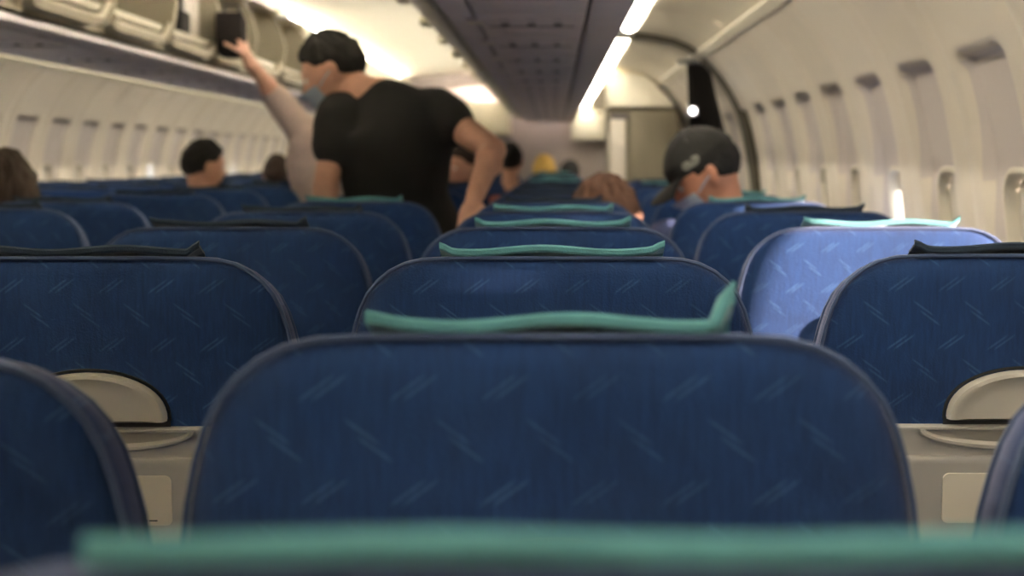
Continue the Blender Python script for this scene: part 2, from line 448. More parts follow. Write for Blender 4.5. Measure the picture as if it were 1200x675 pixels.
# ------------------------------------------------------------------ lamps along ceiling and coves
def lamp_run(xc, z, y0, y1, L, gap, m, name, label, group, tilt, where, breaky=None):
    hous = MB().prism([(-.030, .004), (.030, .004), (.030, .022), (-.030, .022)], 0, L - gap)
    dif = MB(); n = 8
    poly = [(.029 * math.cos(PI + PI * i / n), .006 + .018 * math.sin(PI + PI * i / n)) for i in range(n + 1)]
    dif.prism(poly, .012, L - gap - .012)
    mh, md = hous.mesh('housing', 'bindoor'), dif.mesh('diffuser', m)
    y = y0; i = 0
    while y < y1:
        e_ = empty(name, (xc, y, z)); e_.rotation_euler.y = tilt
        tag(e_, label % ORD[i], 'ceiling light', group); obj('housing', mh, e_); obj('diffuser', md, e_)
        y += L; i += 1
        if breaky and y - L < breaky <= y: y = breaky + .50
lamp_run(.320, 1.818, -2.87, 16.2, 1.066, .11, 'cove_lamp', 'cove_light', '%s light tube from the rear along the ledge above the right windows', 'light tubes above the right windows', 0, 'r', 6.71)
lamp_run(mir(.317), 1.818, -2.4, 16.2, 1.066, .11, 'cove_lamp', 'cove_light', '%s light tube from the rear along the ledge above the left windows', 'light tubes above the left windows', 0, 'l')
lamp_run(-.255, 2.125, -2.4, 15.6, 1.066, .03, 'ceil_lamp', 'ceiling_light', '%s ceiling light tube from the rear, on top of the right bins', 'light tubes on top of the right bins', math.radians(118), 'r')
lamp_run(mir(-.255), 2.125, -2.4, 15.6, 1.066, .03, 'ceil_lamp', 'ceiling_light', '%s ceiling light tube from the rear, on top of the left bins', 'light tubes on top of the left bins', math.radians(-118), 'l')

# ------------------------------------------------------------------ service panels under the bins
UP = .78
def psu_run(f, first, n, sidename):
    sx = 1 if f(1) > 0 else -1
    ch = MB()
    for a, b in ((-.300, -.228), (.096, .206)):
        xs = sorted((f(a), f(b))); ch.box(xs[0], xs[1], first - .2, END - .3, 1.648, 1.675, .006)
    struct('trim_10' if sx > 0 else 'trim_11', ch, 'psu2')
    bk = MB(); xs = sorted((f(-.23), f(.10))); bk.box(xs[0], xs[1], first - .2, END - .3, 1.668, 1.674); struct('trim_12' if sx > 0 else 'trim_13', bk, 'groove')
    xc = f(-.066)
    body = MB().box(-.150, .150, 0, .30, -.012, .012, .005).box(-.150, .150, .312, UP - .012, -.008, .012, .005)
    spk = MB()
    for i in range(6): spk.box(-.08, .08, .40 + i * .022, .408 + i * .022, -.0105, -.007)
    lamp = MB().tube([(0, 0, .0), (0, 0, -.006)], .024, 20); lens = MB().tube([(0, 0, -.006), (0, 0, -.007)], .015, 16)
    vent = MB().tube([(0, 0, 0), (0, 0, -.006)], .022, 20, None); noz = MB().tube([(0, 0, -.006), (0, 0, -.011)], .012, 14)
    sign = MB().box(-.030, .030, -.05, .05, -.008, 0, .003); sface = MB().box(-.022, .022, -.04, .04, -.0095, -.007, .001)
    cr = MB().box(-.125, .125, -.018, .018, -.005, .0, .002)
    P = {k: v.mesh(nm, mm) for k, v, nm, mm in (('b', body, 'panel', 'psu'), ('s', spk, 'speaker_grille', 'psu2'), ('l', lamp, 'reading_light', 'psu2'), ('e', lens, 'lens', 'metal'),
         ('v', vent, 'air_vent', 'psu'), ('n', noz, 'nozzle', 'dark'), ('g', sign, 'sign_box', 'psu2'), ('f', sface, 'sign_face', 'cream'), ('c', cr, 'mask_door_seam', 'groove'))}
    proto = empty('service_panel', (xc, first, 1.652))
    obj('panel', P['b'], proto); obj('speaker_grille', P['s'], proto)
    for dx in (-.075, 0, .075):
        l = obj('reading_light', P['l'], proto); l.location = (dx, .09, -.008); obj('lens', P['e'], l)
        v = obj('air_vent', P['v'], proto); v.location = (dx, .21, -.008); obj('nozzle', P['n'], v)
    cc = obj('mask_door_seam', P['c'], proto); cc.location = (0, .33, -.006)
    g = obj('sign_box', P['g'], proto); g.location = (-.155 * sx, .17, -.006); obj('sign_face', P['f'], g)
    for i in range(n):
        o = proto if i == 0 else copy_tree(proto); o.location.y = first + i * UP
        tag(o, '%s mauve-grey service panel from the front edge of view, under the %s bins' % (ORD[i], sidename), 'overhead panel', 'service panels under the %s bins' % sidename)
psu_run(lambda x: x, 3.35, 16, 'right')
psu_run(mir, 4.10, 15, 'left')
struct('trim_14', MB().box(-.300, .206, -2.4, 3.14, 1.648, 1.675), 'psu'); struct('trim_15', MB().box(mir(.206), mir(-.300), -2.4, 3.89, 1.648, 1.675), 'psu')

# ------------------------------------------------------------------ overhead bins
BP = .80
def closed_bin(f, name):
    out = [(-.300, 1.68), (-.40, 1.71), (-.445, 1.77), (-.445, 1.86), (-.40, 1.95), (-.33, 2.04), (-.275, 2.10), (.0, 2.12), (.20, 2.02), (.25, 1.86), (.25, 1.835), (.215, 1.68)]
    q = lambda P: [(f(x), z) for x, z in P]
    e_ = empty(name)
    obj('body', MB().prism(q(out), .006, BP - .006), e_, 'bindoor')
    door = [(-.335, 1.688), (-.405, 1.708), (-.452, 1.768), (-.452, 1.862), (-.406, 1.953), (-.336, 2.045), (-.288, 2.098)]
    d = obj('door', MB().sheet(q(door), (.020, BP - .020), -.010 if f(1) > 0 else .010), e_, 'bindoor')
    x0, x1 = sorted((f(-.466), f(-.430)))
    obj('latch', MB().box(x0, x1, BP / 2 - .06, BP / 2 + .06, 1.715, 1.742, .006), d, 'latch')
    return e_
pr = closed_bin(lambda x: x, 'overhead_bin')
for i in range(23):
    o = pr if i == 0 else copy_tree(pr); o.location.y = -2.3 + i * BP
    tag(o, '%s closed cream overhead bin from the rear on the right side of the aisle' % ORD[i], 'overhead bin', 'closed bins right of the aisle')
pl = closed_bin(mir, 'overhead_bin')
n = 0
for i in [0, 1, 2, 3, 4, 5, 6] + list(range(14, 23)):
    o = pl if n == 0 else copy_tree(pl); o.location.y = -2.06 + i * BP
    tag(o, '%s closed cream overhead bin from the rear on the left side of the aisle' % ORD[n], 'overhead bin', 'closed bins left of the aisle'); n += 1
def open_bin():
    e_ = empty('overhead_bin')
    b = MB()
    q = mirp
    b.prism(q([(-.325, 1.680), (.215, 1.680), (.225, 1.700), (-.325, 1.700)]), .004, BP - .004)
    b.prism(q([(.215, 1.70), (.25, 1.86), (.20, 2.02), (.0, 2.12), (-.02, 2.10), (.18, 2.0), (.225, 1.86), (.195, 1.70)]), .004, BP - .004)
    b.prism(q([(.0, 2.12), (-.275, 2.125), (-.275, 2.105), (-.02, 2.10)]), .004, BP - .004)
    side_p = q([(-.335, 1.70), (.20, 1.70), (.23, 1.86), (.18, 2.01), (-.01, 2.11), (-.27, 2.11), (-.36, 1.98), (-.39, 1.86), (-.375, 1.76)])
    b.prism(side_p, .004, .020).prism(side_p, BP - .020, BP - .004)
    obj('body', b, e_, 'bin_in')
    # raised lip along the floor's open edge, its far end turned up
    lp_ = MB()
    pth = [(.03, 1.712), (.05, 1.694), (.10, 1.690), (BP - .16, 1.690), (BP - .10, 1.700), (BP - .05, 1.735), (BP - .03, 1.75)]
    lp_.loft([[(mir(-.322), y, z), (mir(-.365), y, z + .002), (mir(-.378), y, z + .026), (mir(-.365), y, z + .040), (mir(-.352), y, z + .026), (mir(-.322), y, z + .018)] for y, z in pth])
    obj('floor_lip', lp_, e_, 'bin')
    lw = MB().box(mir(-.318), mir(-.345), .03, BP - .03, 1.745, 1.775, .006)
    obj('retaining_bar', lw, e_, 'bin')
    # door stowed up under the bin's roof
    dr_ = obj('door', MB().sheet(mirp([(-.42, 2.035), (-.34, 2.070), (-.22, 2.085), (-.06, 2.07)]), (.025, BP - .025), -.014), e_, 'psu2')
    obj('latch', MB().box(mir(-.40), mir(-.43), BP / 2 - .06, BP / 2 + .06, 2.00, 2.035, .006), dr_, 'latch')
    return e_
po = open_bin()
for i in range(7):
    o = po if i == 0 else copy_tree(po); o.location.y = 3.54 + i * BP
    tag(o, ['open beige overhead bin nearest the camera on the left', 'second open overhead bin on the left, empty', 'third open overhead bin on the left, empty',
            'open left overhead bin holding the pale case and dark rucksack', 'open left overhead bin where the raised hand reaches in', 'sixth open overhead bin on the left', 'farthest open overhead bin on the left'][i], 'overhead bin', 'open bins left of the aisle')
# luggage in the bins
def soft_box(x0, x1, y0, y1, z0, z1, bev, amp=.006):
    mb = MB().box(x0, x1, y0, y1, z0, z1, bev); return mb
bag = tag(empty('suitcase', (-1.62, 6.60, 1.70)), 'small off-white cabin case in the open left bin, beside the held-up bag', 'suitcase')
obj('shell', MB().box(-.10, .06, -.10, .10, 0, .31, .03), bag, 'luggw')
for dx in (-.06, -.02, .02): pass
rb = MB()
for k in range(5): rb.box(.055, .066, -.07 + k * .03, -.06 + k * .03, .03, .28, .002)
obj('rib', rb, bag, 'luggw'); obj('handle', MB().tube([(.0, -.05, .305), (.0, -.045, .33), (.0, .045, .33), (.0, .05, .305)], .008), bag, 'dark')
rk = tag(empty('backpack', (-1.64, 6.29, 1.70)), 'dark rucksack in the open left bin, nearer than the pale case', 'bag')
g = MB().box(-.10, .09, -.11, .12, 0, .30, .05); obj('body', g, rk, 'luggd')
obj('pocket', MB().box(.08, .12, -.08, .09, .03, .17, .02), rk, 'luggd'); obj('carry_loop', MB().tube([(0, -.04, .29), (0, -.03, .325), (0, .03, .325), (0, .04, .29)], .007), rk, 'dark')

# ------------------------------------------------------------------ seats
TOPZ = 1.1365; TILT = math.tan(math.radians(8))
WIDE = 1.03
OUT = [(0, 0), (.07, 0), (.115, .0003), (.145, .002), (.165, .007), (.182, .016), (.196, .028), (.207, .042), (.2155, .060), (.222, .082), (.2275, .108), (.231, .135), (.234, .17), (.235, .21), (.235, .30), (.235, .40), (.235, .50), (.233, .60), (.225, .66), (.20, .68), (.1, .685), (0, .685)]
def seat_loop(t, e, cz=.34, ez=None):
    ez = e if ez is None else ez
    R = [(x, d) for x, d in OUT] + [(-x, d) for x, d in reversed(OUT[1:-1])]
    res = []
    for x, d in R:
        xx = x * WIDE * (1 - e / .235); dd = cz + (d - cz) * (1 - ez / cz)
        res.append((xx, t + dd * TILT, TOPZ - dd))
    return res
def back_pt(x, d, t): return Vector((x * WIDE if abs(x) > .2 else x, t + d * TILT, TOPZ - d))
def seat_meshes():
    P = {}
    st = [(-.0025, .15), (-.002, .10), (0, .05), (.003, .02), (.0075, .007), (.014, .001), (.030, -.001), (.045, -.001, .002), (.060, 0, .009), (.078, .002, .020), (.095, .008, .032), (.107, .020, .045), (.113, .045, .06), (.117, .09, .10), (.120, .15)]
    b = MB().loft([seat_loop(q[0], q[1], ez=q[-1]) for q in st]); P['backrest'] = b.mesh('backrest', 'fabric', ang=60)
    pp = MB()
    for t, e, ez in ((.010, -.0008, -.0008), (.058, -.0006, .0085)):
        l = seat_loop(t, e, ez=ez); n = len(OUT)
        pts = list(reversed(l[len(OUT) - 1 + 2:])) ; pts = None
        R = [l[i] for i in range(0, 16)]; Lf = [l[len(l) - i] for i in range(1, 16)]
        pp.tube(list(reversed(Lf)) + R, .0026, 6)
    P['piping'] = pp.mesh('piping', 'piping')
    # plastic shell over the lower back
    sh = MB()
    def shl(off, e, top):
        pr_ = [(0, top), (.12, top), (.21 - e, top), (.229 - e, top + .006), (.2355 - e, top + .02), (.236 - e, .35), (.236 - e, .5), (.232 - e, .62), (.21 - e, .665 - e), (.1, .675 - e), (0, .675 - e)]
        R = pr_ + [(-x, d) for x, d in reversed(pr_[1:-1])]
        return [back_pt(x, d, off) for x, d in R]
    sh.loft([shl(-.010, .03, .207), shl(-.014, .014, .202), (shl(-.0135, .006, .1985)), shl(-.010, .001, .1965), shl(-.004, 0, .196), shl(.010, 0, .196), shl(.012, .01, .2)])
    P['back_shell'] = sh.mesh('back_shell', 'shell', ang=50)
    # dark gap line under the cloth and half-round hood above the shell
    hood = MB(); n = 28
    def arc(rx, rz, off, base=.189): return [back_pt(rx * math.cos(PI * i / n), base - rz * math.sin(PI * i / n) ** .85, off) for i in range(n + 1)]
    hood.loft([arc(.062, .034, -.010), arc(.075, .044, -.012), arc(.082, .051, -.018), arc(.088, .055, -.017), arc(.090, .057, -.008), arc(.090, .057, .006)], cap=True)
    P['latch_hood'] = hood.mesh('latch_hood', 'shell2', ang=50)
    gap = MB().loft([arc(.091, .058, -.0035), arc(.094, .0610, -.0045), arc(.096, .063, .004)], closed=False, cap=False)
    gap.add([back_pt(-.094, .187, -.005), back_pt(.094, .187, -.005), back_pt(.094, .199, -.006), back_pt(-.094, .199, -.006)], [(0, 1, 2, 3)])
    P['hood_gasket'] = gap.mesh('hood_gasket', 'dark')
    tr = MB(); 
    def trl(off, e):
        pr_ = [(0, .232 + e), (.14, .232 + e), (.178 - e, .236 + e), (.188 - e, .246 + e), (.190 - e, .30), (.190 - e, .44), (.180 - e, .456 - e), (.14, .460 - e), (0, .460 - e)]
        R = pr_ + [(-x, d) for x, d in reversed(pr_[1:-1])]
        return [back_pt(x, d, off) for x, d in R]
    tr.loft([trl(-.0160, .010), trl(-.0170, .005), trl(-.0155, .001), trl(-.010, 0)]); P['tray_table'] = tr.mesh('tray_table', 'shell', ang=50)
    # curved finger grip pressed below the hood
    gr = MB(); k = 24
    def cres(e, off): return [back_pt((.125 - e) * math.cos(PI * i / k), .200 + (.026 - e) * math.sin(PI * i / k), off) for i in range(k + 1)]
    gr.loft([cres(0, -.013), cres(.002, -.0175), cres(.006, -.018), cres(.010, -.013)], closed=True)
    P['finger_grip'] = gr.mesh('finger_grip', 'shell2', ang=50)
    pl_ = MB()
    ring = lambda hw, hh, r, off, c=.282: [back_pt(sx * (hw - r) + r * math.cos(a), c - (sz * (hh - r) + r * math.sin(a)), off) for sx, sz, a0 in ((1, 1, 0), (-1, 1, PI / 2), (-1, -1, PI), (1, -1, 3 * PI / 2)) for a in [a0 + PI / 2 * q / 4 for q in range(5)]]
    pl_.loft([ring(.095, .030, .007, -.0168), ring(.0945, .0295, .007, -.0182)]); P['placard'] = pl_.mesh('placard', 'placard', smooth=False)
    ik = MB()
    for x0, x1, d in ((-.048, -.038, .291), (-.036, -.031, .291), (-.042, -.037, .297), (.058, .066, .305), (.068, .078, .305)):
        ik.add([back_pt(x0, d, -.0187), back_pt(x1, d, -.0187), back_pt(x1, d + .0016, -.0187), back_pt(x0, d + .0016, -.0187)], [(0, 1, 2, 3)])
    P['printed_text'] = ik.mesh('printed_text', 'ink', smooth=False)
    y0 = .11 + .65 * TILT
    P['seat_cushion'] = MB().box(-.225, .225, y0 + .01, y0 + .47, .36, .475, .03).mesh('seat_cushion', 'fabric')
    P['seat_frame'] = MB().box(-.22, .22, y0 - .05, y0 + .42, .31, .355, .01).mesh('seat_frame', 'metal')
    P['seat_leg'] = MB().box(-.02, .02, -.02, .02, 0, .31, .006).mesh('seat_leg', 'metal')
    P['armrest'] = MB().box(-.020, .020, -.20, .20, -.022, .022, .014).mesh('armrest', 'dark')
    for key, mm, hm in (('teal', 'teal', 'teal'), ('navy', 'navy', 'navy')):
        for var in (0, 1, 2, 3):
            fl = MB(); nu = 36; top, bot = [], []
            hwid = .130 if var != 1 else .118
            rows_ = []
            def lift(u):
                a = abs(u)
                l = .0035 + (.0025 if var < 3 else .0008) * math.sin(u * 5 + var)
                if var == 0: l += .010 * sstep((u - .88) / .12) + .004 * sstep((-u - .9) / .1)
                if var == 1: l += .017 * sstep((u - .88) / .10) - .0 + .002 * sstep((-u - .8) / .2)
                if var == 2: l += .006 * sstep((a - .86) / .14)
                return l
            for j, (yy, fac) in enumerate(((.010, 1.0), (.016, .95), (.023, .8), (.030, .6), (.036, .4), (.042, .2))):
                row = []
                for i in range(nu + 1):
                    u = -1 + 2 * i / nu
                    zz = TOPZ + .0015 + (lift(u) * fac) + (.0025 if j < 2 else 0)
                    if j == 5: zz = TOPZ - .001
                    row.append(Vector((u * hwid, yy, zz)))
                rows_.append(row)
            fl.loft([r + [p - Vector((0, 0, .0022)) for p in reversed(r)] for r in rows_])
            P['flap_%s_%d' % (key, var)] = fl.mesh('headrest_flap', mm, ang=60)
            h = MB(); hp = []
            for p in rows_[0]:
                hp.append([p + Vector((dy, 0, dz))[:] if False else (p.x, p.y + dy, p.z + dz) for dy, dz in ((-.001, -.0025), (-.0035, .000), (-.0035, .0045), (-.0015, .0065), (.0005, .0045), (.001, -.001))])
            h.loft(hp)
            if var == 1:   # a corner of the hem folded up into a point
                h.tube([rows_[0][-3] + Vector((0, -.002, .002)), rows_[0][-2] + Vector((0, -.002, .006)), rows_[0][-1] + Vector((0, -.001, .012))], 1, 8, [.005, .0048, .0015])
            P['hem_%s_%d' % (key, var)] = h.mesh('hem', hm)
    return P
SP = seat_meshes()
protos = {}
def seat_proto(key, var):
    r = empty('airplane_seat')
    for k in ('backrest', 'back_shell', 'latch_hood', 'tray_table', 'seat_cushion', 'seat_frame'):
        o = obj(k, SP[k], r)
        if k == 'backrest': obj('piping', SP['piping'], o)
        if k == 'back_shell': obj('finger_grip', SP['finger_grip'], o)
        if k == 'latch_hood': obj('hood_gasket', SP['hood_gasket'], o)
        if k == 'tray_table':
            q = obj('placard', SP['placard'], o); obj('printed_text', SP['printed_text'], o)
    for x in (-.17, .17):
        for y in (.22, .56): l = obj('seat_leg', SP['seat_leg'], r); l.location = (x, y, 0)
    a = obj('armrest', SP['armrest'], r); a.location = (-.2625, .34, .66)
    f = obj('headrest_flap', SP['flap_%s_%d' % (key, var)], r); obj('hem', SP['hem_%s_%d' % (key, var)], f)
    f['label'] = ('teal' if key == 'teal' else 'navy') + ' cloth flap with a stitched hem'
    return r
seat_used = set()
def seat(x, y, key, var, label, group, dz=0):
    k = (key, var)
    if k not in protos: protos[k] = seat_proto(*k); o = protos[k]
    else: o = copy_tree(protos[k])
    o.location = (x, y, dz); tag(o, label, 'airplane seat', group); return o
XR = {'aisle': -.540, 'middle': -.003, 'window': .545}
XL = {'aisle': -1.335, 'middle': -1.86, 'window': -2.385}
RY = [.39, .965, 1.75, 2.53, 3.31, 4.09, 4.87] + [4.87 + .78 * i for i in range(1, 13)]
FLR = {(0, 'middle'): ('teal', 3), (1, 'middle'): ('teal', 1), (2, 'middle'): ('teal', 2), (3, 'middle'): ('teal', 2), (4, 'middle'): ('teal', 0),
       (1, 'aisle'): ('navy', 2), (1, 'window'): ('navy', 2), (2, 'aisle'): ('navy', 0), (2, 'window'): ('navy', 2), (3, 'aisle'): ('navy', 0),
       (3, 'window'): ('teal', 0), (4, 'window'): ('navy', 2), (4, 'aisle'): ('navy', 0), (5, 'window'): ('teal', 2)}
special = {(0, 'middle'): 'blurred seat closest to the camera, mostly a teal band along the bottom',
  (1, 'middle'): 'big blue centre foreground seat back, its teal band turned up at the right end',
  (1, 'aisle'): 'blue seat back cut off by the lower left corner of the photo',
  (1, 'window'): 'sliver of dark blue seat at the lower right edge of the photo',
  (2, 'middle'): 'blue seat directly behind the centre foreground seat, thin teal band on top',
  (2, 'aisle'): 'wide blue seat at the left edge, navy flap with turned-up corner, grey shell below',
  (2, 'window'): 'bright blue patterned seat at the right edge with dark flap and grey shell below',
  (3, 'window'): 'sunlit lilac-looking window seat with pale band, just ahead of the bright blue patterned seat',
  (4, 'window'): 'blue seat with dark flap just ahead of the sunlit window seat',
  (5, 'window'): 'sunlit seat directly behind the person in the black cap'}
for i, y in enumerate(RY):
    for pos in ('aisle', 'middle', 'window'):
        if i == 0 and pos != 'middle': continue
        if pos == 'window' and y > 8.3: continue
        if y > 15.2: continue
        key, var = FLR.get((i, pos), (random.choice(['teal', 'navy', 'navy']), random.choice([0, 2])))
        lab = special.get((i, pos), 'blue %s seat in row %s from the camera, right of the aisle' % (pos, ORD[i]))
        x = XR[pos] + {(3, 'aisle'): -.004, (4, 'aisle'): -.012, (1, 'aisle'): .025, (1, 'window'): -.020, (0, 'middle'): .01}.get((i, pos), 0)
        seat(x, y, key, var, lab, 'blue seats right of the aisle', {(0, 'middle'): .0025, (1, 'aisle'): -.014, (1, 'window'): -.012, (2, 'window'): .003}.get((i, pos), 0))
LY = [3.55, 4.12, 5.08, 5.86] + [6.62 + .78 * i for i in range(11)]
for i, y in enumerate(LY):
    for pos in ('aisle', 'middle', 'window'):
        if y > 15.2 or (pos != 'aisle' and y < 4) or (pos == 'window' and y < 5): continue
        key, var = ('navy', random.choice([0, 2]))
        seat(XL[pos], y, key, var, 'dark blue %s seat in the %s row in view, left of the aisle' % (pos, ORD[i]), 'dark blue seats left of the aisle')

# ------------------------------------------------------------------ people
def remesh(mb, voxel, it=3, fac=.5):
    me = bpy.data.meshes.new('tmp'); me.from_pydata(mb.v, [], mb.f)
    bm = bmesh.new(); bm.from_mesh(me); bmesh.ops.recalc_face_normals(bm, faces=bm.faces); bm.to_mesh(me); bm.free()
    o = bpy.data.objects.new('tmp', me); COL.objects.link(o)
    r = o.modifiers.new('r', 'REMESH'); r.mode = 'VOXEL'; r.voxel_size = voxel
    s = o.modifiers.new('s', 'SMOOTH'); s.iterations = it; s.factor = fac
    dg = bpy.context.evaluated_depsgraph_get(); dg.update()
    out = bpy.data.meshes.new_from_object(o.evaluated_get(dg)); bpy.data.objects.remove(o); bpy.data.meshes.remove(me)
    out.polygons.foreach_set('use_smooth', [True] * len(out.polygons))
    return out
def rot_to(fwd, up=(0, 0, 1)):
    f = Vector(fwd).normalized(); u = Vector(up); r = f.cross(u).normalized(); u = r.cross(f)
    return Matrix((r, f, u)).transposed()
def head_pt(th, ph, off=0.0):
    """th 0 at crown .. pi under chin; ph 0 = +x (right), pi/2 = +y (face)"""
    sx, sy, sz = math.sin(th) * math.cos(ph), math.sin(th) * math.sin(ph), math.cos(th)
    z = sz * .120
    lowr = max(0.0, -sz)
    wx = .076 * (1 - .30 * lowr ** 1.4); wy = .096 if sy > 0 else .100 * (1 - .42 * lowr)
    x, y = sx * wx, sy * wy
    if sy > 0:
        y -= .010 * max(0, sz) ** 2
        y += .012 * lowr * (1 if lowr < .8 else .8)
        g = lambda cx, cz, wx_, wz_, am: am * math.exp(-((x - cx) / wx_) ** 2 - ((z - cz) / wz_) ** 2)
        y += (g(0, -.022, .011, .020, .020) + g(0, .0, .009, .02, .008) - g(.030, .006, .015, .011, .010) - g(-.030, .006, .015, .011, .010)
              + g(0, .030, .05, .010, .004) + g(0, -.062, .020, .008, .007) - g(0, -.050, .02, .006, .003) + g(0, -.095, .022, .014, .008)
              + g(.042, -.025, .02, .02, .003) + g(-.042, -.025, .02, .02, .003)) * max(0, sy)
    p = Vector((x, y, z))
    if off: p += Vector((sx, sy, sz)).normalized() * off
    return p
def add_head(mb, c, R, sc=1.0):
    nv, nu = 44, 56; loops = []
    for i in range(nv + 1):
        th = PI * (.012 + .976 * i / nv)
        loops.append([c + R @ (head_pt(th, 2 * PI * k / nu) * sc) for k in range(nu)])
    mb.loft(loops)
    for s in (-1, 1):
        for (yy, zz, ry, rz, rx) in ((-.012, -.008, .016, .030, .006), (-.020, .004, .014, .022, .012)):
            mb.ell(c + R @ (Vector((s * (.078 if rx < .01 else .080), yy, zz)) * sc), (rx * sc, ry * sc, rz * sc), R)
def hair_mesh(c, R, keep, off, m, amp=.006, sc=1.0, seed=0):
    """hair: a thick shell grown over the scalp down to a clean hairline, broken into locks"""
    nv, nu = 44, 96; out, inn = [], []
    for i in range(nv + 1):
        ro, ri = [], []
        for k in range(nu):
            ph = 2 * PI * k / nu; lim = keep(0, ph) + .035 * noise.noise(Vector((math.cos(ph) * 9, math.sin(ph) * 9, seed)))
            f = .006 + .994 * i / nv; th = lim * f
            tp = min(1, (1 - f) * 5) ** .6
            d = noise.noise(Vector((math.cos(ph) * 5, math.sin(ph) * 5, th * 3 + seed))) * amp * 1.4 + noise.noise(Vector((math.cos(ph) * 16, math.sin(ph) * 16, th * 4 + seed))) * amp
            if i < 5: d *= i / 5
            ro.append(c + R @ (head_pt(th, ph, .0015 + (off + d) * tp) * sc)); ri.append(c + R @ (head_pt(th, ph, -.006) * sc))
        out.append(ro); inn.append(ri)
    return MB().loft(out + inn[::-1]).mesh('hair', m, ang=180)
def k_short(th, ph):                     # short hair: crown and back, above the ears, off the face
    front = math.sin(ph)
    lim = 1.02 if front > .55 else (1.30 if front > .1 else (1.55 if front > -.15 else 2.10))
    a = [(-1.0, 1.95), (-.3, 1.75), (-.12, 1.36), (.05, 1.36), (.35, 1.30), (.6, 1.08), (1.0, .98)]
    for (x0, l0), (x1, l1) in zip(a[:-1], a[1:]):
        if x0 <= front <= x1: lim = l0 + (l1 - l0) * (front - x0) / (x1 - x0)
    return lim - th
def k_full(th, ph):                      # long hair: also over the ears and nape
    front = math.sin(ph)
    lim = 3.0 if front < .2 else 1.05 + (1.0 - front) * 1.2
    return lim - th
def finger(mb, base, d, n, lens, r, curl):
    p = Vector(base); d = Vector(d).normalized(); n = Vector(n).normalized(); ax = d.cross(n)
    for i, L in enumerate(lens):
        q = p + d * L; mb.capsule(p, q, r * (1 - .08 * i), r * (1 - .08 * (i + 1)), 8, 3); p = q
        d = (Matrix.Rotation(curl, 3, ax) @ d).normalized()
def hand(mb, wrist, d, n, side, curl=.5):
    """d: towards the fingers, n: palm side, side: +1 thumb on d x n"""
    w_, d, n = Vector(wrist), Vector(d).normalized(), Vector(n).normalized(); n = (n - d * n.dot(d)).normalized(); s = d.cross(n) * side
    R = Matrix((s, d, n)).transposed()
    mb.ell(w_ + d * .045, (.040, .052, .015), R); mb.ell(w_ + d * .065, (.041, .036, .013), R); mb.capsule(w_ - d * .03, w_ + d * .02, .024, .024, 12, 3)
    for k, (o, L) in enumerate(((.030, .95), (.010, 1.05), (-.010, 1.0), (-.029, .8))):
        finger(mb, w_ + d * (.088 - .004 * abs(k - 1)) + s * o, d + s * o * 2.5, n, [.040 * L, .026 * L, .021 * L], .0098, curl)
    finger(mb, w_ + d * .025 + s * .030, d * .7 + s * .75 + n * .25, (n - s * .6), [.038, .030, .024], .0105, curl * .5)
def torso(mb, pel, waist, chest, neck, shL, shR, g=0.0, depth=1.0):
    pel, waist, chest, neck, shL, shR = map(Vector, (pel, waist, chest, neck, shL, shR))
    across = (shR - shL).normalized()
    def ring(c, rx, ry, upv):
        up = upv.normalized(); a = (across - up * across.dot(up)).normalized(); b = up.cross(a)
        return [c + a * rx * math.copysign(abs(math.cos(q)) ** .85, math.cos(q)) + b * ry * math.copysign(abs(math.sin(q)) ** .9, math.sin(q)) for q in [2 * PI * k / 28 for k in range(28)]]
    mid = (shL + shR) / 2; hw = (shR - shL).length / 2
    stn = [(pel - (waist - pel) * .45, .10, .07), (pel - (waist - pel) * .2, .155, .11), (pel, .165, .115), (pel.lerp(waist, .5), .152, .108), (waist, .142, .100), (waist.lerp(chest, .5), .152, .108), (chest, .168, .118),
           (chest.lerp(mid, .5), .172, .115), (mid - (neck - mid) * .1, hw * .86, .098), (mid.lerp(neck, .45), hw * .60, .078), (mid.lerp(neck, .8), .075, .062), (neck, .055, .056)]
    L = []
    for i, (c, rx, ry) in enumerate(stn):
        up = stn[min(i + 1, len(stn) - 1)][0] - stn[max(0, i - 1)][0]; L.append(ring(c, rx + g, ry * depth + g, up))
    mb.loft(L)
    for s in (shL, shR): mb.ell(s.lerp(mid, .12), (.062 + g, .060 + g, .060 + g))
def tee(pel, waist, chest, neck, shL, shR, elL, elR, g, sl=.62, voxel=.010, m='tblack', hem=.3):
    mb = MB(); torso(mb, pel, waist, chest, Vector(neck).lerp((Vector(shL) + Vector(shR)) / 2, .22), shL, shR, g)
    for s, e_, sl_ in ((shL, elL, sl if isinstance(sl, float) else sl[0]), (shR, elR, sl if isinstance(sl, float) else sl[1])):
        s, e_ = Vector(s), Vector(e_); q = s.lerp(e_, sl_); mb.capsule(s, q, .062 + g, .054 + g, 16); 
    me = remesh(mb, voxel, 14)
    # soft folds
    for v in me.vertices: v.co += v.normal * (.006 * noise.noise(v.co * 9) + .003 * noise.noise(v.co * 23))
    me.materials.append(M_[m]); return me
def eyes(parent, c, R, sc=1.0):
    for s in (-1, 1):
        mb = MB().ell(c + R @ Vector((s * .030, .079, .004)), (.012, .010, .009), R); obj('eye', mb, parent, 'eyew')

